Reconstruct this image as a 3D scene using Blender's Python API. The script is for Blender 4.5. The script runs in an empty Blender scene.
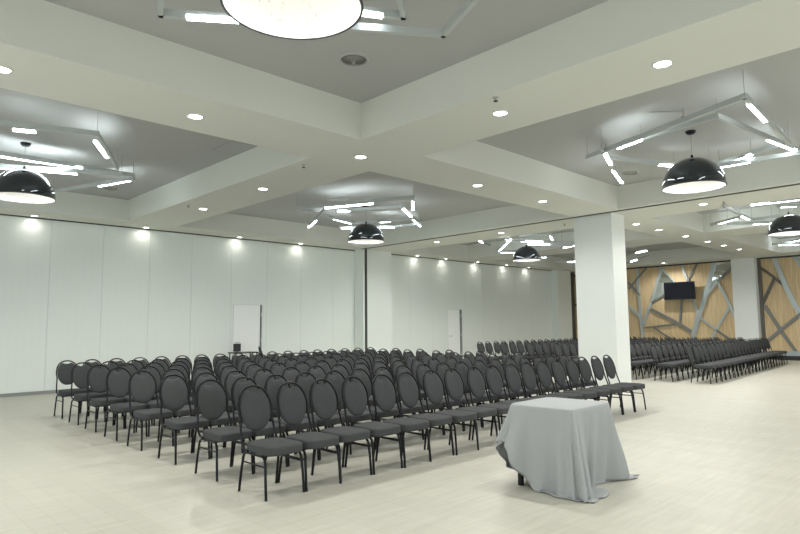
import bpy, math, random
from mathutils import Vector, Matrix
random.seed(4)
C = bpy.context.scene.collection
PI = math.pi

# ---------------------------------------------------------------- materials
def mat(name, col, rough=.6, metal=0., spec=.5, bump=None, vary=None, emit=None, coat=0.):
    m = bpy.data.materials.new(name); m.use_nodes = True
    nt = m.node_tree; b = nt.nodes['Principled BSDF']
    b.inputs['Base Color'].default_value = (*col, 1)
    b.inputs['Roughness'].default_value = rough
    b.inputs['Metallic'].default_value = metal
    b.inputs['Specular IOR Level'].default_value = spec
    b.inputs['Coat Weight'].default_value = coat
    tc = nt.nodes.new('ShaderNodeTexCoord')
    if vary:                       # (scale, amount)
        n = nt.nodes.new('ShaderNodeTexNoise'); n.inputs['Scale'].default_value = vary[0]; n.inputs['Detail'].default_value = 4
        nt.links.new(tc.outputs['Object'], n.inputs['Vector'])
        r = nt.nodes.new('ShaderNodeMapRange'); r.inputs['To Min'].default_value = 1 - vary[1]; r.inputs['To Max'].default_value = 1 + vary[1]
        nt.links.new(n.outputs['Fac'], r.inputs['Value'])
        mx = nt.nodes.new('ShaderNodeVectorMath'); mx.operation = 'SCALE'; mx.inputs[0].default_value = col
        nt.links.new(r.outputs['Result'], mx.inputs['Scale']); nt.links.new(mx.outputs['Vector'], b.inputs['Base Color'])
    if bump:                       # (scale, strength)
        n = nt.nodes.new('ShaderNodeTexNoise'); n.inputs['Scale'].default_value = bump[0]; n.inputs['Detail'].default_value = 3
        nt.links.new(tc.outputs['Object'], n.inputs['Vector'])
        bp = nt.nodes.new('ShaderNodeBump'); bp.inputs['Strength'].default_value = bump[1]; bp.inputs['Distance'].default_value = .01
        nt.links.new(n.outputs['Fac'], bp.inputs['Height']); nt.links.new(bp.outputs['Normal'], b.inputs['Normal'])
    if emit:
        b.inputs['Emission Color'].default_value = (*emit[0], 1); b.inputs['Emission Strength'].default_value = emit[1]
    return m

M = {}
M['beam'] = mat('cream_plaster', (.71, .72, .66), .85, vary=(.6, .02))
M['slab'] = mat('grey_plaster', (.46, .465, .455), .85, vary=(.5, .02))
M['pillar'] = mat('white_plaster', (.80, .83, .81), .8)
M['track'] = mat('dark_track', (.06, .065, .06), .5)
M['base'] = mat('grey_baseboard', (.28, .29, .28), .6)
M['joint'] = mat('joint_gap', (.40, .43, .41), .8)
M['black'] = mat('black_lacquered_steel', (.009, .010, .011), .30, spec=.22)
M['fabric'] = mat('charcoal_fabric', (.066, .069, .071), .85, spec=.12, bump=(420, .25), vary=(60, .16))
M['lamp_out'] = mat('black_gloss_enamel', (.008, .013, .017), .07, spec=.6, coat=1.)
M['rim'] = mat('rim_metal', (.05, .055, .06), .3)
M['profile'] = mat('aluminium_profile', (.52, .55, .54), .45, metal=.2)
M['cable'] = mat('steel_cable', (.25, .25, .25), .5)
M['cloth'] = mat('grey_tablecloth', (.37, .385, .39), .85, spec=.2, bump=(500, .15))
M['door'] = mat('white_door', (.93, .95, .93), .5)
M['jamb'] = mat('grey_jamb', (.22, .24, .24), .5)
M['plastic'] = mat('white_plastic', (.7, .72, .68), .5)
M['dark'] = mat('dark_plastic', (.02, .022, .025), .4)
M['screen'] = mat('black_screen', (.006, .006, .012), .12, spec=.5)
M['tabletop'] = mat('dark_table_top', (.03, .035, .035), .4)
M['mirror'] = mat('mirror_glass', (.80, .84, .82), .03, metal=1.)
M['strip_light'] = mat('brushed_aluminium', (.50, .56, .57), .35, metal=.35)
M['strip_grey'] = mat('grey_metal_band', (.22, .23, .22), .42, metal=.2)
M['strip_dark'] = mat('dark_metal_band', (.13, .125, .11), .45, metal=.2)
M['plinth'] = mat('black_plinth', (.025, .026, .03), .4)
M['led'] = mat('led_diffuser', (.9, .9, .9), .4, emit=((.86, .96, 1.), 13.))
M['down'] = mat('downlight_glass', (.9, .9, .9), .4, emit=((1., .97, .88), 12.))
M['vent'] = mat('vent_grille', (.42, .42, .39), .5)
M['ventdark'] = mat('vent_slots', (.02, .02, .02), .6)

def lamp_inner():
    m = mat('lamp_lining', (.9, .9, .88), .6)
    nt = m.node_tree; b = nt.nodes['Principled BSDF']; tc = nt.nodes.new('ShaderNodeTexCoord')
    n = nt.nodes.new('ShaderNodeTexNoise'); n.inputs['Scale'].default_value = 22; n.inputs['Detail'].default_value = 5
    mp = nt.nodes.new('ShaderNodeMapping'); mp.inputs['Scale'].default_value = (1, 2.6, 1)
    nt.links.new(tc.outputs['Object'], mp.inputs['Vector']); nt.links.new(mp.outputs['Vector'], n.inputs['Vector'])
    cr = nt.nodes.new('ShaderNodeValToRGB'); e = cr.color_ramp.elements
    e[0].position = .33; e[0].color = (.74, .73, .69, 1); e[1].position = .45; e[1].color = (1, .99, .96, 1)
    nt.links.new(n.outputs['Fac'], cr.inputs['Fac']); nt.links.new(cr.outputs['Color'], b.inputs['Base Color'])
    nt.links.new(cr.outputs['Color'], b.inputs['Emission Color']); b.inputs['Emission Strength'].default_value = .12
    return m
M['lamp_in'] = lamp_inner()

def floor_mat():
    m = mat('pale_wood_vinyl', (.6, .6, .5), .38, spec=.35)
    nt = m.node_tree; b = nt.nodes['Principled BSDF']; L = nt.links.new
    tc = nt.nodes.new('ShaderNodeTexCoord'); mp = nt.nodes.new('ShaderNodeMapping')
    mp.inputs['Rotation'].default_value = (0, 0, math.radians(6))
    L(tc.outputs['Object'], mp.inputs['Vector'])
    br = nt.nodes.new('ShaderNodeTexBrick')
    br.inputs['Scale'].default_value = 1; br.inputs['Brick Width'].default_value = 1.3; br.inputs['Row Height'].default_value = .18
    br.inputs['Mortar Size'].default_value = .003; br.inputs['Color1'].default_value = (.485, .472, .405, 1)
    br.inputs['Color2'].default_value = (.515, .505, .435, 1); br.inputs['Mortar'].default_value = (.45, .435, .36, 1)
    mpb = nt.nodes.new('ShaderNodeMapping'); mpb.inputs['Rotation'].default_value = (0, 0, math.radians(90))
    L(tc.outputs['Object'], mpb.inputs['Vector']); L(mpb.outputs['Vector'], br.inputs['Vector'])
    mp2 = nt.nodes.new('ShaderNodeMapping'); mp2.inputs['Rotation'].default_value = (0, 0, math.radians(90)); mp2.inputs['Scale'].default_value = (1, 14, 1)
    L(tc.outputs['Object'], mp2.inputs['Vector'])
    n = nt.nodes.new('ShaderNodeTexNoise'); n.inputs['Scale'].default_value = 1.6; n.inputs['Detail'].default_value = 6
    # grain streaks run the same way as the planks
    L(mp2.outputs['Vector'], n.inputs['Vector'])
    r = nt.nodes.new('ShaderNodeMapRange'); r.inputs['From Min'].default_value = .3; r.inputs['From Max'].default_value = .7
    r.inputs['To Min'].default_value = .92; r.inputs['To Max'].default_value = 1.06
    L(n.outputs['Fac'], r.inputs['Value'])
    mx = nt.nodes.new('ShaderNodeVectorMath'); mx.operation = 'SCALE'
    L(br.outputs['Color'], mx.inputs[0]); L(r.outputs['Result'], mx.inputs['Scale']); L(mx.outputs['Vector'], b.inputs['Base Color'])
    return m
M['floor'] = floor_mat()

def wood_mat():
    m = mat('oak_panel', (.6, .45, .25), .45)
    nt = m.node_tree; b = nt.nodes['Principled BSDF']; L = nt.links.new
    tc = nt.nodes.new('ShaderNodeTexCoord'); mp = nt.nodes.new('ShaderNodeMapping'); mp.inputs['Scale'].default_value = (1, 9, .7)
    L(tc.outputs['Object'], mp.inputs['Vector'])
    n = nt.nodes.new('ShaderNodeTexNoise'); n.inputs['Scale'].default_value = 1.8; n.inputs['Detail'].default_value = 6
    L(mp.outputs['Vector'], n.inputs['Vector'])
    cr = nt.nodes.new('ShaderNodeValToRGB'); e = cr.color_ramp.elements
    e[0].position = .3; e[0].color = (.60, .44, .24, 1); e[1].position = .7; e[1].color = (.76, .60, .36, 1)
    L(n.outputs['Fac'], cr.inputs['Fac']); L(cr.outputs['Color'], b.inputs['Base Color'])
    return m
M['wood'] = wood_mat()

def panel_mat():
    # movable wall: pale sage sheets, a fine vertical rib; joints are real gaps between panels
    m = mat('sage_white_laminate', (.83, .87, .835), .6)
    nt = m.node_tree; b = nt.nodes['Principled BSDF']; L = nt.links.new
    tc = nt.nodes.new('ShaderNodeTexCoord')
    w = nt.nodes.new('ShaderNodeTexWave'); w.inputs['Scale'].default_value = 2.1; w.wave_type = 'BANDS'; w.bands_direction = 'X'
    L(tc.outputs['Object'], w.inputs['Vector'])
    r = nt.nodes.new('ShaderNodeMapRange'); r.inputs['To Min'].default_value = .995; r.inputs['To Max'].default_value = 1.003
    L(w.outputs['Fac'], r.inputs['Value'])
    mx = nt.nodes.new('ShaderNodeVectorMath'); mx.operation = 'SCALE'; mx.inputs[0].default_value = (.83, .87, .835)
    L(r.outputs['Result'], mx.inputs['Scale']); L(mx.outputs['Vector'], b.inputs['Base Color'])
    return m
M['panel'] = panel_mat()

# ---------------------------------------------------------------- mesh building
class MB:
    def __init__(s): s.v = []; s.f = []; s.sm = []
    def add(s, vs, fs, smooth=False):
        o = len(s.v); s.v += [tuple(v) for v in vs]; s.f += [tuple(i + o for i in f) for f in fs]; s.sm += [smooth] * len(fs); return s
    def box(s, a, b):
        x0, y0, z0 = a; x1, y1, z1 = b
        vs = [(x0,y0,z0),(x1,y0,z0),(x1,y1,z0),(x0,y1,z0),(x0,y0,z1),(x1,y0,z1),(x1,y1,z1),(x0,y1,z1)]
        return s.add(vs, [(0,3,2,1),(4,5,6,7),(0,1,5,4),(1,2,6,5),(2,3,7,6),(3,0,4,7)])
    def bar(s, p, q, w, h, ext=0.):       # horizontal bar, bottom at z of p/q
        p = Vector(p); q = Vector(q); d = (q - p).normalized(); p = p - d * ext; q = q + d * ext
        n = Vector((-d.y, d.x, 0)).normalized() * w / 2; up = Vector((0, 0, h))
        vs = [p-n, q-n, q+n, p+n, p-n+up, q-n+up, q+n+up, p+n+up]
        return s.add(vs, [(0,3,2,1),(4,5,6,7),(0,1,5,4),(1,2,6,5),(2,3,7,6),(3,0,4,7)])
    def tube(s, pts, r, n=10, cap=True):
        pts = [Vector(p) for p in pts]; rings = []; prev = None
        for i, p in enumerate(pts):
            t = (pts[min(i+1, len(pts)-1)] - pts[max(i-1, 0)]).normalized()
            if prev is None:
                a = Vector((0,0,1)) if abs(t.z) < .9 else Vector((1,0,0)); u = t.cross(a).normalized()
            else: u = (prev - t * prev.dot(t)).normalized()
            prev = u; w = t.cross(u)
            rings.append([p + (u*math.cos(2*PI*k/n) + w*math.sin(2*PI*k/n)) * r for k in range(n)])
        vs = [v for g in rings for v in g]; fs = []
        for i in range(len(pts)-1):
            for k in range(n): fs.append((i*n+k, i*n+(k+1)%n, (i+1)*n+(k+1)%n, (i+1)*n+k))
        s.add(vs, fs, True)
        if cap:
            s.add(rings[0], [tuple(range(n))[::-1]]); s.add(rings[-1], [tuple(range(n))])
        return s
    def lathe(s, prof, n=48, c=(0,0,0), smooth=True):     # prof: (r, z)
        vs = []; fs = []; idx = []
        for r, z in prof:
            if r < 1e-6: idx.append([len(vs)]); vs.append((c[0], c[1], c[2]+z))
            else:
                idx.append(list(range(len(vs), len(vs)+n)))
                vs += [(c[0]+r*math.cos(2*PI*k/n), c[1]+r*math.sin(2*PI*k/n), c[2]+z) for k in range(n)]
        for a, b in zip(idx, idx[1:]):
            for k in range(n):
                q = [a[k % len(a)], a[(k+1) % len(a)], b[(k+1) % len(b)], b[k % len(b)]]
                q2 = []
                for i in q:
                    if i not in q2: q2.append(i)
                if len(q2) > 2: fs.append(tuple(q2))
        return s.add(vs, fs, smooth)
    def prism(s, poly, f0, f1):          # poly of 2D points mapped by f0 (front) and f1 (back)
        n = len(poly); vs = [f0(p) for p in poly] + [f1(p) for p in poly]
        fs = [tuple(range(n)), tuple(range(2*n-1, n-1, -1))] + [(i, n+i, n+(i+1)%n, (i+1)%n) for i in range(n)]
        return s.add(vs, fs)
    def build(s, name, m, parent=None, bevel=0.):
        me = bpy.data.meshes.new(name); me.from_pydata(s.v, [], s.f)
        for p, f in zip(me.polygons, s.sm): p.use_smooth = f
        me.materials.append(m); me.validate(); me.update()
        import bmesh
        bm = bmesh.new(); bm.from_mesh(me); bmesh.ops.recalc_face_normals(bm, faces=bm.faces[:]); bm.to_mesh(me); bm.free()
        o = bpy.data.objects.new(name, me); C.objects.link(o)
        if parent: o.parent = parent
        if bevel:
            b = o.modifiers.new('bevel', 'BEVEL'); b.width = bevel; b.segments = 2; b.limit_method = 'ANGLE'
        return o

def tag(o, label=None, cat=None, group=None, kind=None):
    if label: o['label'] = label
    if cat: o['category'] = cat
    if group: o['group'] = group
    if kind: o['kind'] = kind
    return o
def empty(name, loc=(0,0,0), rz=0., **k):
    o = bpy.data.objects.new(name, None); C.objects.link(o); o.location = loc; o.rotation_euler = (0,0,rz); o.empty_display_size = .1
    return tag(o, **k)
KIDS = {}
def copy_tree(root, parent=None):
    c = root.copy(); C.objects.link(c)
    if parent: c.parent = parent
    for ch in KIDS.get(root.name) or list(root.children): copy_tree(ch, c)
    return c
def struct(o): o['kind'] = 'structure'; return o
ORD = ['first','second','third','fourth','fifth','sixth','seventh','eighth','ninth','tenth','eleventh','twelfth','thirteenth','fourteenth','fifteenth','sixteenth','seventeenth','eighteenth','nineteenth','twentieth','twenty-first','twenty-second','twenty-third']

# ---------------------------------------------------------------- room
ZB, ZC = 4.07, 4.594
X0, X1, Y0, Y1 = -4.0, 27.4, -5.0, 15.8
bx = [(-2.6, -1.4), (5.31, 6.52), (12.93, 14.64), (18.2, 19.75)]       # ceiling beams running away to the left wall
by = [(-2.5, -1.3), (6.23, 7.44), (14.95, 15.8)]                       # ceiling beams running along the left wall
struct(MB().box((X0-.3, Y0-.3, -.1), (X1+.3, Y1+.3, 0)).build('floor', M['floor']))
struct(MB().box((X0-.3, Y0-.3, ZC), (X1+.3, Y1+.3, ZC+.15)).build('ceiling', M['slab']))
for a, b in by:
    struct(MB().box((X0, a, ZB), (X1, b, ZC)).build('ceiling_beam', M['beam']))
gaps = [(Y0, by[0][0]), (by[0][1], by[1][0]), (by[1][1], by[2][0])]
for a, b in bx:
    m = MB()
    for g0, g1 in gaps: m.box((a, g0, ZB), (b, g1, ZC))
    struct(m.build('ceiling_beam', M['beam']))
# slim edge beam along the oak wall
m = MB()
for g0, g1 in gaps: m.box((26.0, g0, ZB), (X1, g1, ZC))
struct(m.build('ceiling_beam', M['beam']))

# back and side walls behind the viewer; their unseen windows are added for brightness
m = MB(); e = Y0; BW = [-3.0, 1.6, 6.2, 10.8]
for wy in BW:
    m.box((X0-.15, e, 0), (X0, wy, ZC)); m.box((X0-.15, wy, 0), (X0, wy+3.4, .35)); m.box((X0-.15, wy, 2.75), (X0, wy+3.4, ZC)); e = wy+3.4
m.box((X0-.15, e, 0), (X0, Y1, ZC)); struct(m.build('wall_back', M['pillar']))
for i, wy in enumerate(BW):
    m = MB()
    for y in (wy, wy+1.7, wy+3.4): m.box((X0-.10, y-.03, .35), (X0-.04, y+.03, 2.75))
    for z in (.35, 2.69): m.box((X0-.10, wy, z), (X0-.04, wy+3.4, z+.06))
    struct(m.build('unseen_window_%d' % (i+7), M['jamb']))
    l = bpy.data.lights.new('added_daylight', 'AREA'); l.shape = 'RECTANGLE'; l.size = 3.4; l.size_y = 2.4; l.energy = 60; l.color = (.86, .94, 1.)  # area light added out of view to brighten pillar faces towards the back
    o = bpy.data.objects.new('added_daylight', l); C.objects.link(o); o.location = (X0-.2, wy+1.7, 1.55)
    o.rotation_euler = Vector((1, 0, 0)).to_track_quat('-Z', 'Z').to_euler()
WIN = [-2.2, 2.6, 7.4, 12.2, 17.0, 21.8]; WW, WZ0, WZ1 = 3.6, .35, 2.75  # side windows out of view, added because the ceiling lamps alone stay too dim
m = MB(); e = X0
for wx in WIN:
    m.box((e, Y0-.15, 0), (wx, Y0, ZC)); m.box((wx, Y0-.15, 0), (wx+WW, Y0, WZ0)); m.box((wx, Y0-.15, WZ1), (wx+WW, Y0, ZC)); e = wx+WW
m.box((e, Y0-.15, 0), (X1, Y0, ZC))
struct(m.build('wall_right', M['pillar']))
for i, wx in enumerate(WIN):
    m = MB(); xs = [wx, wx+WW/3, wx+2*WW/3, wx+WW]
    for x in xs: m.box((x-.03, Y0-.10, WZ0), (x+.03, Y0-.04, WZ1))
    for z in (WZ0, WZ1-.06): m.box((wx, Y0-.10, z), (wx+WW, Y0-.04, z+.06))
    struct(m.build('unseen_window_%d' % (i+1), M['jamb']))
    l = bpy.data.lights.new('added_daylight', 'AREA'); l.shape = 'RECTANGLE'; l.size = WW; l.size_y = WZ1-WZ0; l.energy = 42; l.color = (.86, .94, 1.)  # area light added behind these unseen windows to lift the room brightness
    o = bpy.data.objects.new('added_daylight', l); C.objects.link(o); o.location = (wx+WW/2, Y0-.2, (WZ0+WZ1)/2); o.rotation_euler = (math.radians(90), 0, PI)
    o.rotation_euler = Vector((0, 1, 0)).to_track_quat('-Z', 'Z').to_euler()

# left wall: core, joint gaps between movable panels, dark head track
wl = struct(MB().box((X0, Y1+.03, 0), (X1+.15, Y1+.2, ZC)).build('wall_left', M['joint']))
seams = [-4.0+.0, -2.2, -1.0, .2, 1.4, 2.65, 3.88, 5.05, 6.2, 7.35, 8.55, 9.72, 10.95, 12.2, 13.4, 14.6, 15.8, 17.0, 18.95, 20.1, 21.3, 22.5, 23.7, 25.5, 27.4]
DOORS = [(8.63, 9.50, 2.13), (17.92, 18.62, 2.09)]
m = MB()
for a, b in zip(seams, seams[1:]):
    d = next((d for d in DOORS if a <= d[0] and d[1] + .1 <= b + .15), None)
    a2, b2 = a + .0025, b - .0025
    if d is None: m.box((a2, Y1, .075), (b2, Y1+.03, ZB-.028))
    else:
        m.box((a2, Y1, .075), (d[0]-.005, Y1+.03, ZB-.028)) if d[0]-.005 > a2 else None
        m.box((d[1]+(.05 if d[0] < 10 else .13), Y1, .075), (b2, Y1+.03, ZB-.028)) if d[1]+(.05 if d[0] < 10 else .13) < b2 else None
        m.box((d[0]-.005, Y1, d[2]+.005), (min(d[1]+(.05 if d[0] < 10 else .13), b2), Y1+.03, ZB-.028))
struct(m.build('wall_left_panels', M['panel'], wl))
struct(MB().box((X0, Y1-.012, 0), (13.15, Y1+.03, .07)).build('baseboard_left', M['base']))
struct(MB().box((14.48, Y1-.012, 0), (25.5, Y1+.03, .07)).build('baseboard_left', M['base']))
struct(MB().box((X0, Y1-.02, ZB-.024), (13.15, Y1+.03, ZB)).build('trim_1', M['track']))
struct(MB().box((14.48, Y1-.02, ZB-.024), (25.5, Y1+.03, ZB)).build('trim_2', M['track']))
for i, (a, b, h) in enumerate(DOORS):
    d = struct(MB().box((a, Y1-.004, .01), (b, Y1+.03, h)).build('door_%d' % (i+1), M['door']))
    struct(MB().box((b+.012, Y1-.03, .0), (b+(.045 if i == 0 else .11), Y1+.03, h+.003)).build('door_jamb', M['jamb'], d))
    for z in (.35, 1.1, 1.85):
        MB().tube([(b+.02, Y1-.045, z-.06), (b+.02, Y1-.045, z+.06)], .014).build('hinge', M['strip_light'], d)
    hd = MB().tube([(a+.08, Y1-.004, 1.05), (a+.08, Y1-.05, 1.05), (a+.20, Y1-.05, 1.05)], .01).build('door_handle', M['strip_light'], d)

# pilaster on the left wall with the black parking gasket of the folding partition
struct(MB().box((13.16, 15.36, 0), (14.47, Y1, ZB)).build('wall_pilaster', M['panel']))
struct(MB().box((13.23, 15.32, 0), (13.30, 15.36, ZB)).build('trim_3', M['track']))
# pilaster at the corner before the oak wall
struct(MB().box((25.5, 15.45, 0), (26.7, Y1, ZB)).build('wall_pilaster', M['panel']))
# partition track in the beam soffit
struct(MB().box((13.09, Y0, ZB-.012), (13.18, 15.4, ZB)).build('trim_4', M['track']))

# free-standing pillar and pillar at the oak wall
struct(MB().box((13.20, 6.53, 0), (13.86, 7.50, ZB)).build('wall_pillar', M['pillar']))
struct(MB().box((26.95, 7.38, 0), (X1, 8.24, ZB)).build('wall_pillar', M['pillar']))

# oak wall with metal bands, mirrors and plinth
wf = struct(MB().box((X1, Y0, 0), (X1+.2, Y1, ZC)).build('wall_far', M['wood']))
struct(MB().box((27.22, Y0, 0), (X1, 15.4, .16)).build('baseboard_far', M['plinth']))
struct(MB().box((27.30, Y0, .16), (X1, 7.3, .34)).build('trim_5', M['strip_light']))
struct(MB().box((27.32, Y0, ZB-.06), (X1, 7.38, ZB)).build('trim_6', M['track']))
struct(MB().box((27.32, 8.24, ZB-.06), (X1, 15.5, ZB)).build('trim_6', M['track']))
struct(MB().box((27.3, 7.26, .16), (X1, 7.38, ZB-.06)).build('trim_7', M['strip_dark']))
struct(MB().box((27.3, 15.66, 0), (X1, 15.8, ZB)).build('trim_8', M['strip_dark']))
STR = [
    ('light',0.16,[(12.35,4.03),(12.35,3.03),(12.30,1.67),(12.25,0.76)]),
    ('grey',0.12,[(11.92,4.05),(12.80,3.11)]),
    ('grey',0.12,[(12.81,3.37),(12.31,2.78)]),
    ('light',0.16,[(12.84,2.27),(12.28,1.72)]),
    ('light',0.16,[(11.24,3.99),(11.74,2.54),(12.19,1.40)]),
    ('light',0.08,[(11.33,4.02),(10.62,3.22)]),
    ('light',0.12,[(10.35,4.00),(10.14,3.30),(9.98,2.50),(9.76,1.85)]),
    ('grey',0.11,[(9.71,4.03),(10.14,3.30)]),
    ('grey',0.11,[(11.75,2.42),(11.12,2.75)]),
    ('grey',0.17,[(11.82,2.12),(10.79,1.54),(10.01,1.05)]),
    ('grey',0.10,[(12.12,1.27),(10.60,1.44)]),
    ('grey',0.11,[(10.43,2.52),(10.56,1.44)]),
    ('grey',0.08,[(11.71,1.27),(10.92,0.73)]),
    ('light',0.26,[(9.01,4.02),(9.58,2.19),(9.74,1.82),(10.02,0.95),(10.13,0.39)]),
    ('grey',0.14,[(8.33,3.78),(8.93,3.18)]),
    ('light',0.14,[(8.93,3.18),(9.52,2.53)]),
    ('light',0.14,[(8.91,3.19),(8.50,2.20),(8.36,1.74)]),
    ('light',0.13,[(8.50,2.14),(9.09,1.16),(9.38,0.66)]),
    ('light',0.10,[(9.69,1.68),(9.09,1.16)]),
    ('grey',0.11,[(9.09,1.16),(8.49,0.71)]),
    ('dark',0.13,[(7.40,3.79),(6.81,3.24),(6.42,2.82)]),
    ('dark',0.15,[(6.82,3.19),(7.33,2.12),(7.44,1.72)]),
    ('light',0.24,[(6.77,4.06),(6.42,2.82),(6.16,2.09),(5.96,1.62)]),
    ('grey',0.17,[(7.21,2.12),(6.73,1.16),(6.18,0.17)]),
    ('grey',0.15,[(7.19,0.73),(6.73,1.16),(6.10,1.70),(5.88,1.89)]),
    ('light',0.16,[(6.08,4.03),(5.78,3.43)]),
    ('dark',0.12,[(15.68,3.98),(15.28,3.55)]),
    ('dark',0.10,[(15.77,2.37),(15.32,2.51)]),
]
for k, w, pl in STR:
    nb = STR.index((k, w, pl)); w = w*.74
    pts = [Vector(p) for p in pl]; L_, R_ = [], []
    for q, p in enumerate(pts):
        d0 = (p - pts[q-1]).normalized() if q else (pts[1]-p).normalized()
        d1 = (pts[q+1]-p).normalized() if q < len(pts)-1 else d0
        d = (d0+d1).normalized(); n = Vector((-d.y, d.x)) * (w/2) / max(.5, d.dot(d1))
        e = -d*w*.2 if q == 0 else (d*w*.2 if q == len(pts)-1 else Vector((0, 0)))
        L_.append(p+n+e); R_.append(p-n+e)
    P = [(p.x, min(max(p.y, .17), ZB-.03)) for p in L_ + R_[::-1]]
    dx = .0004 * nb
    mb = MB().prism(P, lambda p: (27.335-dx, p[0], p[1]), lambda p: (X1-.001, p[0], p[1]))
    o = mb.build('metal_band', M['strip_' + k], wf); o['kind'] = 'structure'
for poly in [[(11.26,4.00),(10.64,3.24),(11.12,3.27),(11.15,2.75),(11.77,2.42),(11.53,3.20)],
             [(9.02,4.02),(8.26,4.04),(8.26,3.78),(8.94,3.19),(9.40,2.87)], [(6.05,4.04),(5.3,4.04),(5.5,3.2)]]:
    o = MB().prism(poly, lambda p: (27.36, p[0], p[1]), lambda p: (X1-.001, p[0], p[1])).build('mirror_panel', M['mirror'], wf); o['kind'] = 'structure'

# ---------------------------------------------------------------- chairs
def se(a, b, e, n, wb=1.):         # superellipse outline in plan, wb = width factor at the back (+y)
    out = []
    for k in range(n):
        t = 2*PI*k/n; c, s = math.cos(t), math.sin(t)
        x = a * math.copysign(abs(c)**(2/e), c); y = b * math.copysign(abs(s)**(2/e), s)
        out.append((x * (1 + (wb-1) * (y/b*.5+.5)), y))
    return out
def back_y(x, z): return .232 + (z-.45)*.265 - .018*(x/.19)**2
def make_chair():
    root = empty('banquet_chair', cat='chair')
    # seat cushion
    out = se(.197, .228, 5.2, 48, .93)
    prof = [(.93, .368), (.93, .368), (.985, .371), (.998, .380), (1., .39), (1., .424), (.996, .434), (.98, .442), (.94, .447), (.75, .453), (.4, .457)]
    vs = []; fs = []; n = len(out)
    for s, z in prof: vs += [(x*s, -.05 + y*s, z) for x, y in out]
    for i in range(len(prof)-1):
        for k in range(n): fs.append((i*n+k, i*n+(k+1)%n, (i+1)*n+(k+1)%n, (i+1)*n+k))
    vs.append((0, -.05, .459)); c = len(vs)-1; L = (len(prof)-1)*n
    for k in range(n): fs.append((L+k, L+(k+1)%n, c))
    fs.append(tuple(range(n-1, -1, -1)))
    MB().add(vs, fs, True).build('seat', M['fabric'], root)
    # back cushion (oval, with a dip under the hand-hold)
    n = 44; oc = []
    for k in range(n):
        t = 2*PI*k/n; c, s = math.cos(t), math.sin(t)
        x = .161 * math.copysign(abs(c)**.90, c); z = .199 * math.copysign(abs(s)**.95, s)
        x *= 1 + .03*s
        if s > 0: z -= .036 * math.exp(-(x/.056)**4)
        oc.append((x, .712 + z))
    vs = []; fs = []
    lay = [(.55, -.026), (.86, -.022), (.965, -.012), (1., 0), (.965, .012), (.86, .022), (.55, .026)]
    for s, dy in lay:
        for x, z in oc:
            xx = x*s; zz = .71 + (z-.71)*s; vs.append((xx, back_y(xx, zz)+dy, zz))
    for i in range(len(lay)-1):
        for k in range(n): fs.append((i*n+k, i*n+(k+1)%n, (i+1)*n+(k+1)%n, (i+1)*n+k))
    for li, dy in ((0, -.027), (len(lay)-1, .027)):
        vs.append((0, back_y(0, .71)+dy, .71)); cc = len(vs)-1
        for k in range(n): fs.append((li*n+k, li*n+(k+1)%n, cc))
    MB().add(vs, fs, True).build('backrest', M['fabric'], root)
    # tube round the back, running down as posts that curl into the seat frame
    pts = [(-.186, .09, .374), (-.187, .145, .378), (-.188, .178, .398), (-.186, .208, .44), (-.180, .228, .50), (-.176, .246, .55)]
    for k in range(0, 27):
        t = PI*1.10 - (PI*1.20)*k/26; c, s = math.cos(t), math.sin(t)
        x = .176*math.copysign(abs(c)**.88, c)*(1+.02*s); z = .712 + .214*math.copysign(abs(s)**.95, s)
        pts.append((x, back_y(x, z), z))
    pts += [(.176, .246, .55), (.180, .228, .50), (.186, .208, .44), (.188, .178, .398), (.187, .145, .378), (.186, .09, .374)]
    MB().tube(pts, .0115, 8).build('back_frame', M['black'], root)
    fr = MB()
    for s in (-1, 1): fr.tube([(s*.186, .10, .358), (s*.186, -.17, .358)], .0105, 8)
    fr.tube([(-.186, -.13, .354), (.186, -.13, .354)], .0095, 8); fr.tube([(-.186, .07, .354), (.186, .07, .354)], .0095, 8)
    fr.build('seat_frame', M['black'], root)
    for s in (-1, 1):
        MB().tube([(s*.197, .222, 0), (s*.194, .195, .18), (s*.189, .168, .315), (s*.187, .15, .345), (s*.186, .12, .358), (s*.186, .09, .358)], .0125, 8).build('leg', M['black'], root)
        MB().tube([(s*.197, -.238, 0), (s*.194, -.222, .18), (s*.189, -.207, .30), (s*.187, -.195, .335), (s*.186, -.168, .358), (s*.186, -.14, .358)], .0125, 8).build('leg', M['black'], root)
        MB().tube([(s*.192, .175, .275), (s*.192, -.21, .275)], .007, 6).build('stretcher', M['black'], root)
    return root
chair0 = make_chair(); KIDS[chair0.name] = list(chair0.children)
used = [False]
def place_chair(x, y, rz, label, group=None):
    o = copy_tree(chair0) if used[0] else chair0
    used[0] = True
    o.location = (x, y, 0); o.rotation_euler = (0, 0, rz); o['label'] = label
    if group: o['group'] = group
    return o
HIDDEN = {('f', r, i) for r, ids in {3: range(0, 4), 4: range(4, 8), 5: [8, 9, 10, 11, 12, 13, 15], 6: range(11, 20), 7: range(15, 22)}.items() for i in ids}   # wholly behind the pillar and the rows before them
rowy = [4.92, 5.845, 6.84, 7.83, 8.76, 9.69, 10.56, 11.51]
for r in range(8):
    for i in range(18):
        if ('n', r, i) in HIDDEN: continue
        jx = random.uniform(-.0035, .0035); jy = random.uniform(-.022, .022); jr = random.uniform(-.004, .004)
        rn = 'front' if r == 0 else ('rearmost' if r == 7 else ORD[r])
        lab = f"charcoal oval-back banquet chair, {ORD[i]} from the open-floor end of the {rn} row, near block"
        place_chair(3.083 + .024*r + i*(.4205), rowy[r] + jy, jr, lab, 'charcoal banquet chairs of the near seating block')
NF = 22
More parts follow.
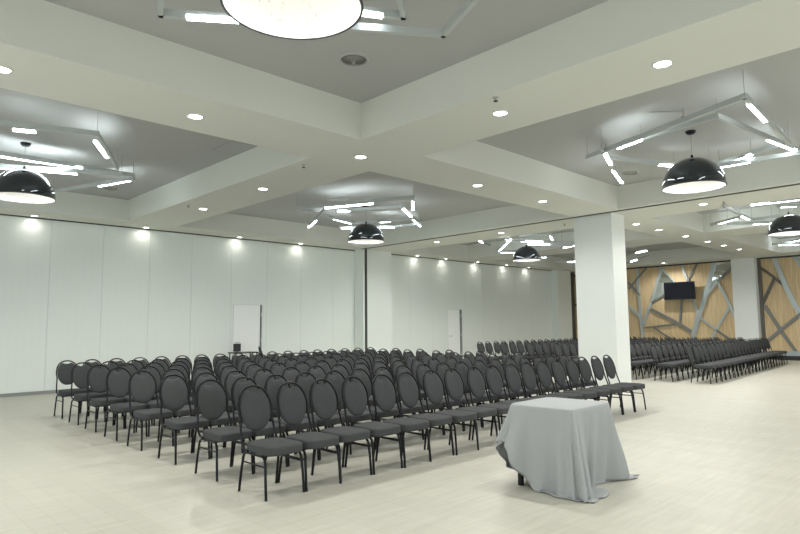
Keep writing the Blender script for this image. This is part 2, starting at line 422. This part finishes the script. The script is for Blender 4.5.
for r in range(8):
    ya = 5.64 + .923*r; sl = .068 - .014*r
    for i in range(NF):
        if ('f', r, i) in HIDDEN: continue
        x = 15.93 - .04*r + i*.4235
        rn = 'front' if r == 0 else ('rearmost' if r == 7 else ORD[r])
        lab = f"charcoal oval-back banquet chair, {ORD[i]} from the pillar end of the {rn} row, far block"
        place_chair(x, ya + sl*(x-15.9) + random.uniform(-.015, .015), random.uniform(-.0015, .0015), lab, 'charcoal banquet chairs of the far seating block')
place_chair(9.47, 15.10, math.radians(68), 'single charcoal banquet chair turned sideways beside the small table at the white door')

# ---------------------------------------------------------------- small table with a black screen by the first door
t = empty('side_table', (8.74, 15.40, 0), label='small dark-topped table standing in front of the white door behind the chairs', cat='table')
MB().box((-.36, -.22, .755), (.36, .22, .785)).build('tabletop', M['tabletop'], t, .004)
for sx in (-1, 1):
    for sy in (-1, 1):
        MB().tube([(sx*.32, sy*.18, 0), (sx*.32, sy*.18, .755)], .014, 8).build('leg', M['black'], t)
mo = empty('monitor', (8.53, 15.38, .786), label='small black square screen standing on the table by the white door', cat='monitor')
MB().box((-.11, -.015, .02), (.11, .015, .24)).build('screen', M['dark'], mo, .004)
MB().box((-.06, -.05, 0), (.06, .05, .012)).box((-.015, -.008, .01), (.015, .012, .04)).build('base', M['dark'], mo)

# ---------------------------------------------------------------- draped table
ta = empty('draped_table', (5.07, 3.10, 0), label='small square table with black legs hidden under the grey cloth', cat='table')
MB().box((-.325, -.30, .715), (.325, .30, .743)).build('tabletop', M['tabletop'], ta)
for lx, ly in ((-.235, .29), (-.24, -.19), (.20, -.17), (.27, .25)):
    MB().box((lx-.02, ly-.02, 0), (lx+.02, ly+.02, .715)).build('leg', M['black'], ta)
def make_cloth():
    # perimeter stations: (top x, top y, hem x, hem y, hem z, run dx, run dy) counter-clockwise seen from above, relative to the room
    K = [
     (4.735,2.770, 4.75,2.715, .004,  .03,-.05),    # corner d
     (4.80,2.765, 4.90,2.72, .004,  .14,-.06),
     (4.87,2.765, 5.02,2.78, .004,  .19,-.06),
     (4.97,2.765, 5.12,2.90, .004,  .02,-.02),
     (5.10,2.770, 5.19,2.875, .006,  0,0),
     (5.22,2.775, 5.33,2.865, .006,  0,0),
     (5.33,2.780, 5.46,2.90, .004,  .00,-.02),
     (5.42,2.785, 5.60,2.80, .004,  .10,-.04),
     (5.462,2.815, 5.70,2.80, .004,  .17,-.02),     # corner c
     (5.462,2.86, 5.72,2.88, .004,  .08,.03),
     (5.455,2.95, 5.64,3.00, .01,  0,0),
     (5.445,3.10, 5.58,3.16, .03, 0,0),
     (5.435,3.25, 5.58,3.34, .02, 0,0),
     (5.425,3.37, 5.60,3.50, .03, 0,0),
     (5.395,3.435, 5.56,3.62, .12, 0,0),            # corner b
     (5.28,3.44, 5.36,3.56, .05, 0,0),
     (5.10,3.435, 5.12,3.52, .05, 0,0),
     (4.92,3.43, 4.88,3.53, .14, 0,0),
     (4.78,3.425, 4.70,3.55, .30, 0,0),
     (4.715,3.395, 4.615,3.49, .42, 0,0),           # corner a
     (4.708,3.33, 4.61,3.39, .37, 0,0),
     (4.710,3.25, 4.66,3.30, .20, 0,0),
     (4.712,3.16, 4.73,3.24, .08, 0,0),
     (4.716,3.07, 4.73,3.13, .004, -.02,.02),
     (4.720,2.99, 4.81,3.03, .004, -.06,.03),
     (4.724,2.91, 4.76,2.93, .004, -.03,0),
     (4.728,2.83, 4.70,2.81, .004, -.02,-.03),
    ]
    NS = 12; n = len(K); ST = []
    for i in range(n):
        p0, p1, p2, p3 = K[(i-1) % n], K[i], K[(i+1) % n], K[(i+2) % n]
        for k in range(NS):
            t = k/NS
            ST.append([.5*((2*b) + (-a+c)*t + (2*a-5*b+4*c-d)*t*t + (-a+3*b-3*c+d)*t**3) for a, b, c, d in zip(p0, p1, p2, p3)])
            ST[-1][0] = p1[0]*(1-t)+p2[0]*t; ST[-1][1] = p1[1]*(1-t)+p2[1]*t
    cx, cy = 5.085, 3.10; ZT = .752; ND = 26; NR = 5; N = len(ST)
    vs = []; rings = []
    for s_ in (.0, .5, .93, .985):
        if s_ == 0: rings.append([len(vs)]); vs.append((cx, cy, ZT+.003)); continue
        rings.append(list(range(len(vs), len(vs)+N)))
        for st in ST: vs.append((cx+(st[0]-cx)*s_, cy+(st[1]-cy)*s_, ZT+.003))
    # arc length for the fold phase
    arc = [0.]
    for a, b in zip(ST, ST[1:]+ST[:1]): arc.append(arc[-1]+math.hypot(a[0]-b[0], a[1]-b[1]))
    tot = arc[-1]
    for j in range(ND+1):
        u = j/ND; rings.append(list(range(len(vs), len(vs)+N)))
        for q, st in enumerate(ST):
            tx, ty, hx, hy, hz = st[:5]; hz = max(hz, .004)
            z = ZT + (hz-ZT)*u - (.004 if j == 0 else 0)
            h = u**1.15
            ox, oy = tx-cx, ty-cy; l = math.hypot(ox, oy); ox /= l; oy /= l
            ph = 2*PI*arc[q]/tot
            fold = (.027*math.sin(9*ph+1.2*math.sin(2*ph)) + .007*math.sin(23*ph+2.1+.8*u) + .013*math.sin(15*ph+.6)) * min(1, u*1.5)**1.1
            for cq in (0, 8*NS, 14*NS, 19*NS):
                dq = (q-cq+N/2) % N - N/2
                fold += .042*math.exp(-(dq/9.)**2)*math.sin(dq*.62+.5)*min(1, u*1.3)
            x = tx + (hx-tx)*h + ox*fold + ox*.006*min(1, u*8); y = ty + (hy-ty)*h + oy*fold + oy*.006*min(1, u*8)
            vs.append((x, y, z))
    for j in range(1, NR+1):
        u = j/NR; rings.append(list(range(len(vs), len(vs)+N)))
        for q, st in enumerate(ST):
            rx, ry = st[5], st[6]; run = math.hypot(rx, ry); b0 = vs[rings[3+ND+1][q]]
            rip = .016*min(1, run/.08)*abs(math.sin(q*.55+u*4.2))*(.35+.65*math.sin(PI*u)) + .003
            ex = 0 if run > .01 else -.004*u
            vs.append((b0[0]+rx*u+ex, b0[1]+ry*u+ex, (b0[2] if st[4] > .02 else .004) + (rip if run > .02 else -.001*u)))
    fs = []
    for a, b in zip(rings, rings[1:]):
        for k in range(N):
            q = [a[k % len(a)], a[(k+1) % N % len(a)], b[(k+1) % N], b[k]]
            if len(a) == 1: q = [a[0], b[(k+1) % N], b[k]]
            fs.append(tuple(q))
    o = MB().add(vs, fs, True).build('tablecloth', M['cloth'])
    s = o.modifiers.new('thick', 'SOLIDIFY'); s.thickness = .0022; s.offset = 1
    return tag(o, 'grey cloth draped over the small square table, its hem pooling on the floor', 'tablecloth')
make_cloth()

# ---------------------------------------------------------------- dome pendants
ZR = 3.67
def make_dome():
    root = empty('dome_pendant_lamp', cat='lamp')
    R, H = .475, .475
    arc = [(R*math.cos(a), H*math.sin(a)) for a in [PI/2*k/22 for k in range(23)]]
    arc[-1] = (0, H)
    MB().lathe([(R, -.012)] + arc, 64).build('shade', M['lamp_out'], root)
    r2 = [(( R-.012)*math.cos(a), (H-.012)*math.sin(a)) for a in [PI/2*k/18 for k in range(19)]]; r2[-1] = (0, H-.012)
    MB().lathe([(R-.012, -.008)] + r2, 64).build('lining', M['lamp_in'], root)
    MB().lathe([(R-.014, -.013), (R+.004, -.013), (R+.004, .004), (R-.0005, .004)], 64).build('rim', M['rim'], root)
    MB().lathe([(.0, H+.05), (.018, H+.05), (.022, H+.02), (.03, H-.004)], 16).build('socket_cap', M['black'], root)
    MB().tube([(0, 0, H+.04), (0, 0, ZC-ZR-.04)], .004, 6).build('cord', M['cable'], root)
    MB().lathe([(0, ZC-ZR-.06), (.05, ZC-ZR-.055), (.075, ZC-ZR-.03), (.08, ZC-ZR)], 24).build('ceiling_canopy', M['black'], root)
    return root
dome0 = make_dome(); KIDS[dome0.name] = list(dome0.children)
DOMES = [(2.205, 3.295, 'large black dome pendant lamp cut off by the top edge of the picture'),
         (10.05, 3.55, 'black dome pendant lamp over the open floor, right of the picture middle'),
         (2.36, 11.42, 'black dome pendant lamp hanging at the left edge of the picture'),
         (10.17, 11.75, 'black dome pendant lamp hanging above the middle of the near chair block'),
         (17.35, 11.68, 'small black dome pendant lamp seen between the wall pilaster and the free-standing pillar'),
         (17.2, 3.88, 'black dome pendant lamp at the right edge, beyond the partition track')]
for i, (x, y, l) in enumerate(DOMES):
    o = copy_tree(dome0) if i else dome0
    o.location = (x, y, ZR); o['label'] = l; o['group'] = 'black dome pendants'

# ---------------------------------------------------------------- LED bar lights
ZL = 4.2
LED = {
    'b1':[
        ([(1.86,4.69),(2.01,5.05),(4.10,3.61),(3.80,2.94)],[((2.19,4.92),(2.57,4.65))]),
        ([(3.15,3.90),(3.59,3.63),(3.32,3.41)],[((3.26,3.82),(3.43,3.73))]),
    ],
    'b2':[
        ([(1.47,9.34),(2.71,8.92),(3.58,10.66)],[((1.79,9.43),(2.04,9.33)),((2.78,9.23),(3.20,10.00))]),
        ([(1.74,10.94),(3.96,10.97)],[((1.76,11.06),(3.11,10.95))]),
        ([(1.90,11.90),(3.78,11.04)],[((1.90,11.90),(3.17,11.43))]),
        ([(3.27,13.35),(4.05,11.20)],[((3.76,12.15),(4.03,11.32))]),
    ],
    'b3':[
        ([(7.91,11.59),(9.11,8.96),(10.17,10.02)],[((8.32,11.06),(8.81,9.94)),((9.33,9.19),(9.99,9.85))]),
        ([(8.78,11.24),(9.62,9.84),(11.92,11.45)],[((8.79,11.18),(8.97,10.94)),((9.72,9.91),(10.61,10.53)),((10.96,10.80),(11.84,11.40))]),
        ([(8.38,11.09),(9.71,13.68)],[((9.16,12.56),(9.63,13.53))]),
        ([(8.12,11.65),(10.16,12.31),(10.44,11.66)],[((9.37,12.08),(10.12,12.30))]),
        ([(10.44,13.18),(11.47,12.06),(11.66,11.23)],[((11.17,12.31),(11.47,12.06)),((10.48,13.14),(10.65,12.90))]),
        ([(10.52,11.75),(10.87,10.68)],[((10.57,11.64),(10.71,11.41))]),
    ],
    'b4':[
        ([(9.18,4.91),(8.13,2.21),(10.81,2.36)],[((9.00,4.29),(8.84,3.84)),((8.39,2.24),(9.29,2.29))]),
        ([(8.86,3.85),(8.62,2.69),(11.46,2.36)],[((10.29,2.52),(11.28,2.38))]),
        ([(8.92,4.52),(11.47,5.39)],[((9.12,4.57),(9.84,4.83)),((10.26,5.00),(11.29,5.33))]),
        ([(9.41,4.70),(10.81,4.13)],[((10.49,4.26),(10.75,4.14))]),
        ([(11.45,3.75),(11.49,3.08),(11.60,2.32)],[((11.48,3.62),(11.50,3.11))]),
        ([(11.28,3.53),(10.76,2.41)],[((11.15,3.21),(11.00,2.94))]),
    ],
    'b5':[
        ([(15.13,12.08),(16.68,12.71)],[((15.39,12.17),(15.87,12.39))]),
        ([(15.84,11.19),(18.28,13.61)],[((15.93,11.29),(18.09,13.38))]),
        ([(16.05,11.61),(17.33,11.00),(18.51,10.50)],[((16.60,11.36),(17.27,10.99))]),
        ([(17.33,11.72),(19.12,10.84)],[((17.43,11.64),(18.05,11.22))]),
        ([(15.66,10.76),(16.02,9.91),(17.73,10.83)],[((16.31,10.08),(17.37,10.65))]),
        ([(18.52,13.70),(19.56,12.56)],[((18.58,13.65),(19.03,13.28))]),
        ([(19.27,11.45),(18.77,10.45)],[((19.19,11.32),(18.90,10.64))]),
        ([(21.13,13.67),(21.43,13.20)],[((21.25,13.58),(21.43,13.48))]),
    ],
    'b6':[
        ([(23.71,14.41),(24.05,13.59),(24.13,12.99)],[((23.89,13.93),(24.06,13.53))]),
        ([(23.49,11.05),(22.48,9.75)],[((22.88,10.36),(22.48,9.75))]),
        ([(26.70,12.59),(24.09,10.33)],[((26.00,12.02),(25.38,11.46))]),
    ],
    'b7':[
        ([(15.56,4.31),(15.66,3.18)],[((15.55,4.24),(15.68,3.30))]),
        ([(16.32,3.89),(16.62,3.38)],[((16.36,3.83),(16.54,3.57))]),
        ([(18.03,5.96),(17.22,4.98)],[((17.83,5.69),(17.33,5.08))]),
        ([(15.40,4.78),(17.99,4.91),(17.86,4.22)],[((16.95,4.86),(17.71,4.91))]),
        ([(18.21,5.58),(18.94,4.68)],[((18.66,5.06),(18.94,4.68))]),
    ],
    'b8':[
        ([(24.27,6.01),(25.21,5.16)],[((24.57,5.90),(25.00,5.40))]),
        ([(24.01,5.55),(23.18,4.68)],[((23.84,5.36),(23.36,4.82))]),
    ],

}
LLAB = {
 'b1': ['aluminium bar light bent round the big dome pendant, one tube lit', 'short angled bar light just behind the big dome pendant'],
 'b2': ['bent grey bar light behind the left dome pendant, nearest the beam', 'longest lit bar light above the left dome pendant', 'lit bar light just over the left dome pendant, below the longest one', 'pale bar light leading from left dome pendant to a lit far end'],
 'b3': ['bar light nearest the viewer above the middle dome, long lit tube', 'bent bar light above the middle dome ending in two lit tubes', 'short slanting bar light left of the middle dome, lit at its lower end', 'bar light bent behind the middle dome, lit left of the shade', 'lowest bar light behind the middle dome, lit both sides of the shade', 'short bar light with a small lit tube right behind the middle dome'],
 'b4': ['bent grey bar light nearest the beam over the open floor dome', 'bar light with wide pale flank above the right-hand dome pendant', 'short slanting bar light left of the right-hand dome pendant', 'dark bar light running behind the right-hand dome from its left side', 'bar light touching the right side of the right-hand dome shade', 'short bar light with small lit tube behind the right-hand dome'],
 'b5': ['short bar light nearest the white wall beyond the partition track', 'slanting lit bar light left of the small far dome', 'bar light with lit tube above the small far dome, upper one', 'bar light with lit tube above the small far dome, lower one', 'bent bar light above and right of the small far dome', 'lit bar light left of and behind the small far dome', 'slanting bar light between the small far dome and the pillar', 'tiny lit bar light right behind the small far dome'],
 'b6': ['far bar light seen left of the pillar near the oak wall', 'far bar light seen just right of the pillar, brighter one', 'far bar light seen just right of the pillar, shorter lower one'],
 'b7': ['long lit bar light above the dome at the right edge', 'short lit bar light just above the dome at the right edge', 'slanting lit bar light farthest left of the right-edge dome', 'bent bar light with short lit tube left of the right-edge dome', 'lit bar light meeting the left side of the right-edge dome'],
 'b8': ['far lit bar light below the right-edge dome, lower one', 'far lit bar light below the right-edge dome, upper one'],
}
NB = 0
for bay, lst in LED.items():
    for j, (pl, lits) in enumerate(lst):
        NB += 1; zb = ZL + .012*(NB % 2) + (.10 if j % 2 else 0)*0
        z0 = zb + .11*(j % 2)
        if (bay, j) in (('b5', 2), ('b5', 3), ('b5', 5), ('b5', 6), ('b5', 1), ('b7', 3), ('b7', 4), ('b6', 2)): z0 = 3.98 + .003*j                       # alternate bars hang a little higher so they cross freely
        cx = sum(p[0] for p in pl)/len(pl); cy = sum(p[1] for p in pl)/len(pl)
        # keep the sight position when a bar hangs higher
        k = (z0-1.5)/(4.2-1.5 if bay != 'b4' else 4.25-1.5)
        pl = [(p[0]*k, p[1]*k) for p in pl]; lits = [[(a[0]*k, a[1]*k), (b[0]*k, b[1]*k)] for a, b in lits]
        pl = [(min(p[0], X1-1), p[1]) for p in pl]
        o = empty('bar_light', (pl[0][0], pl[0][1], z0), label=LLAB[bay][j], cat='ceiling light', group='suspended bar lights')
        L0 = Vector((pl[0][0], pl[0][1], z0))
        for a, b in zip(pl, pl[1:]):
            A = Vector((a[0], a[1], z0))-L0; B = Vector((b[0], b[1], z0))-L0
            MB().bar(A, B, .046, .07, .02).build('profile', M['profile'], o)
        ends = [pl[0], pl[-1]] + ([pl[1]] if len(pl) > 2 else [])
        for e in ends:
            top = ZB if any(a-.02 < e[0] < b+.02 for a, b in bx) or any(a-.02 < e[1] < b+.02 for a, b in by) or e[0] > 25.98 else ZC
            if top - z0 < .06: continue
            MB().tube([Vector((e[0], e[1], z0+.069))-L0, Vector((e[0], e[1], max(top-.002, z0+.075)))-L0], .003, 5).build('suspension_cable', M['cable'], o)
        for a, b in lits:
            A = Vector((a[0], a[1], z0-.006))-L0; B = Vector((b[0], b[1], z0-.006))-L0
            MB().bar(A, B, .050, .032).build('light_tube', M['led'], o)

# ---------------------------------------------------------------- downlights
def make_down():
    root = empty('downlight', cat='ceiling light')
    MB().lathe([(.105, 0), (.105, -.006), (.085, -.012), (.08, -.004)], 28).build('bezel', M['plastic'], root)
    MB().lathe([(0, -.006), (.08, -.006), (.08, 0), (0, 0)], 28).build('lens', M['down'], root)
    return root
down0 = make_down(); KIDS[down0.name] = list(down0.children)
first = [True]
def spot(x, y, z, energy, size, blend, col=(1, .985, .945), r=.06):
    l = bpy.data.lights.new('downlight_beam', 'SPOT'); l.energy = energy; l.spot_size = math.radians(size); l.spot_blend = blend
    l.color = col; l.shadow_soft_size = r
    o = bpy.data.objects.new('downlight_beam', l); C.objects.link(o); o.location = (x, y, z); return o
def down(x, y, label, group, energy, size, blend):
    o = down0 if first[0] else copy_tree(down0); first[0] = False
    o.location = (x, y, ZB); o['label'] = label; o['group'] = group
    spot(x, y, ZB-.02, energy, size, blend)
E1 = 145
DX = [1.18, 3.2, 5.85, 8.7, 10.88, 15.28, 16.71, 18.6, 20.4, 21.9, 23.5]
DXL = ['at the left edge of the picture', 'above the left dome pendant, second from left', 'in the middle of the nearest beam crossing', 'right after the nearest beam crossing', 'last before the partition track',
       'first beyond the free-standing pillar', 'second beyond the free-standing pillar', 'third beyond the free-standing pillar', 'fourth beyond the free-standing pillar', 'fifth beyond the free-standing pillar', 'nearest the oak wall pillar']
for x, l in zip(DX, DXL): down(x, 6.88, 'round downlight in the beam along the seating, ' + l, 'downlights in the beam over the near seating', E1, 165, .6)
DB = [(5.92, 2.32, 'round lit downlight in the near cross beam, closest to the camera'), (5.87, 4.27, 'round lit downlight in the near cross beam beside a sprinkler'),
      (5.89, 9.75, 'round lit downlight in the near cross beam, first past the crossing'), (5.95, 12.3, 'round lit downlight in the near cross beam, nearest the white wall'),
      (13.8, 4.70, 'round lit downlight just past the partition track, right of the pillar'), (13.8, 10.11, 'round lit downlight past the partition track, just left of the pillar'), (13.8, 12.58, 'round lit downlight past the partition track, nearest the pilaster'),
      (18.9, 10.6, 'round lit downlight in the farthest cross beam above the far chairs'), (26.25, 10.7, 'round lit downlight above the television on the oak wall')]
for x, y, l in DB: down(x, y, l, 'downlights in the cross beams', E1, 165, .6)
# the same downlights go on in the part of the room behind the viewer
for x, y in [(-2, 2.3), (-2, 6.88), (-2, 11), (1.2, -1.9), (3.6, -1.9), (5.9, -1.9), (8.6, -1.9), (11.2, -1.9), (13.8, -1.9), (13.8, 1.6), (-2, -1.9), (17, -1.9), (20.5, -1.9), (24, -1.9), (18.9, 3.5), (18.9, 1)]:
    down(x, y, 'round ceiling downlight behind the viewer or beyond the right edge', 'downlights out of view', E1, 165, .6)
WX = [3.46, 5.99, 8.66, 10.78, 16.01, 17.6, 19.6, 21.6, 23.3]
for i, x in enumerate(WX):
    l = 'small downlight washing the white wall, %s from the left' % ORD[i]
    o = copy_tree(down0); o.location = (x, 15.58, ZB); o.scale = (.8, .8, 1); o['label'] = l; o['group'] = 'wall-washing downlights'
    s = spot(x, 15.60, ZB-.02, 4, 150, 1., (1, .97, .88), .04); s.rotation_euler = (math.radians(22), 0, 0)
for x, y, *_ in DOMES:
    spot(x, y, ZR+.12, 45, 150, .5, (1, .97, .92), .2)

# ---------------------------------------------------------------- vents, sprinklers, hatch
def vent(x, y, r, l):
    o = empty('ceiling_vent', (x, y, ZC), label=l, cat='vent', group='round ceiling vents')
    MB().lathe([(r*1.25, 0), (r*1.25, -.008), (r, -.018), (r*.97, -.004), (r*.97, 0)], 40).build('flange', M['slab'], o)
    MB().lathe([(0, -.002), (r*.97, -.002), (r*.97, 0)], 40).build('opening', M['ventdark'], o)
    for k in range(6):
        q = r*(.92-.14*k); MB().lathe([(q-.002, -.020-.003*k), (q-.009, -.024-.003*k), (q-.009, -.020-.003*k), (q-.004, -.016-.003*k)], 36).build('ring', M['vent'], o)
    MB().lathe([(0, -.062), (r*.1, -.06), (r*.12, -.03), (0, -.03)], 24).build('hub', M['vent'], o)
vent(4.34, 5.22, .15, 'round ceiling vent in the recess above the big dome pendant')
vent(11.95, 5.45, .14, 'round ceiling vent in the recess left of the right-hand dome pendant')
vent(4.55, 13.9, .14, 'round ceiling vent in the recess past the left dome pendant')
vent(18.3-.9, 6.0, .14, 'round ceiling vent in the far recess beyond the partition track')
def sprinkler(x, y, z, l):
    o = empty('fire_sprinkler', (x, y, z), label=l, cat='sprinkler', group='sprinkler heads')
    MB().lathe([(.035, 0), (.034, -.008), (.012, -.012), (.010, -.035), (0, -.035)], 16).build('body', M['vent'], o)
    MB().lathe([(0, -.048), (.026, -.047), (.028, -.043), (0, -.040)], 16).build('deflector', M['ventdark'], o)
    for s in (-1, 1): MB().tube([(s*.012, 0, -.03), (s*.016, 0, -.038), (s*.006, 0, -.045)], .003, 5).build('yoke_arm', M['ventdark'], o)
for x, y, z, l in [(5.42, 4.0, ZB, 'small dark sprinkler head in the near cross beam facing the viewer'), (5.48, 7.85, ZB, 'small dark sprinkler head in the cross beam just past the beam crossing'),
                   (5.52, 12.1, ZB, 'small dark sprinkler head in the cross beam near the white wall'), (13.86, 4.3, ZB, 'small dark sprinkler head past the partition track, right side'),
                   (13.8, 8.1, ZB, 'small dark sprinkler head past the partition track, left of the pillar')]:
    sprinkler(x, y, z, l)
def detector(x, y, l, d):
    o = empty('sprinkler_pipe', (x, y, ZC), label=l, cat='sprinkler', group='recess sprinklers on pipes')
    MB().tube([(-.3*d, .35, -.03), (0, 0, -.03)], .010, 8).build('pipe', M['vent'], o)
    MB().tube([(0, 0, 0), (0, 0, -.09)], .014, 8).tube([(0, 0, -.09), (.0, 0, -.12)], .008, 8).build('drop', M['vent'], o)
    MB().lathe([(0, -.135), (.035, -.13), (.035, -.12), (0, -.12)], 16).build('deflector', M['ventdark'], o)
detector(8.906, 3.232, 'sprinkler on a short pipe in the recess of the right-hand dome', 1)
detector(9.1, 11.2, 'sprinkler on a short pipe in the recess of the middle dome', 1)
h = struct(MB().box((4.84, 8.98, ZC-.004), (5.29, 9.70, ZC)).build('trim_9', M['slab']))
m = MB(); a, b, c, d = 4.84, 8.98, 5.29, 9.70
for q0, q1 in (((a-.012, b-.012), (c+.012, b)), ((a-.012, d), (c+.012, d+.012)), ((a-.012, b), (a, d)), ((c, b), (c+.012, d))): m.box((*q0, ZC-.003), (*q1, ZC))
struct(m.build('trim_10', M['base']))

# ---------------------------------------------------------------- television
tv = empty('television', (27.12, 10.42, 2.88), label='black flat television mounted high on the oak wall', cat='television')
MB().box((-.03, -.66, -.385), (.03, .66, .385)).build('casing', M['dark'], tv, .006)
MB().box((-.033, -.635, -.36), (-.0301, .635, .36)).build('screen', M['screen'], tv)
MB().box((.03, -.2, -.2), (.215, .2, .2)).build('wall_bracket', M['black'], tv)
tv.rotation_euler = (0, math.radians(-4)*0, math.radians(2)*0)

# ---------------------------------------------------------------- world, camera, view
w = bpy.data.worlds.new('world'); bpy.context.scene.world = w; w.use_nodes = True
w.node_tree.nodes['Background'].inputs['Color'].default_value = (.5, .55, .6, 1); w.node_tree.nodes['Background'].inputs['Strength'].default_value = .3
cam = bpy.data.cameras.new('camera'); co = bpy.data.objects.new('camera', cam); C.objects.link(co)
cam.sensor_width = 36; cam.sensor_fit = 'HORIZONTAL'; cam.lens = 602.27*36/800; cam.clip_start = .05; cam.clip_end = 100
R2 = Vector((.719, -.695, -.010)); F = Vector((.693, .715, .096)).normalized()
yaw, pit, rol = math.radians(45.895), math.radians(5.505), math.radians(-.552)
F = Vector((math.cos(yaw)*math.cos(pit), math.sin(yaw)*math.cos(pit), math.sin(pit))); R = Vector((math.sin(yaw), -math.cos(yaw), 0)); U = R.cross(F)
R2 = R*math.cos(rol) + U*math.sin(rol); U2 = -R*math.sin(rol) + U*math.cos(rol)
mt = Matrix((R2, U2, -F)).transposed().to_4x4(); mt.translation = Vector((0, 0, 1.5)); co.matrix_world = mt
sc = bpy.context.scene; sc.camera = co
sc.view_settings.view_transform = 'Standard'; sc.view_settings.look = 'None'; sc.view_settings.gamma = 1; sc.view_settings.use_curve_mapping = False
sc.view_settings.exposure = 0.46
sc.cycles.max_bounces = 10; sc.cycles.diffuse_bounces = 6; sc.cycles.glossy_bounces = 4
sc.cycles.sample_clamp_indirect = 6
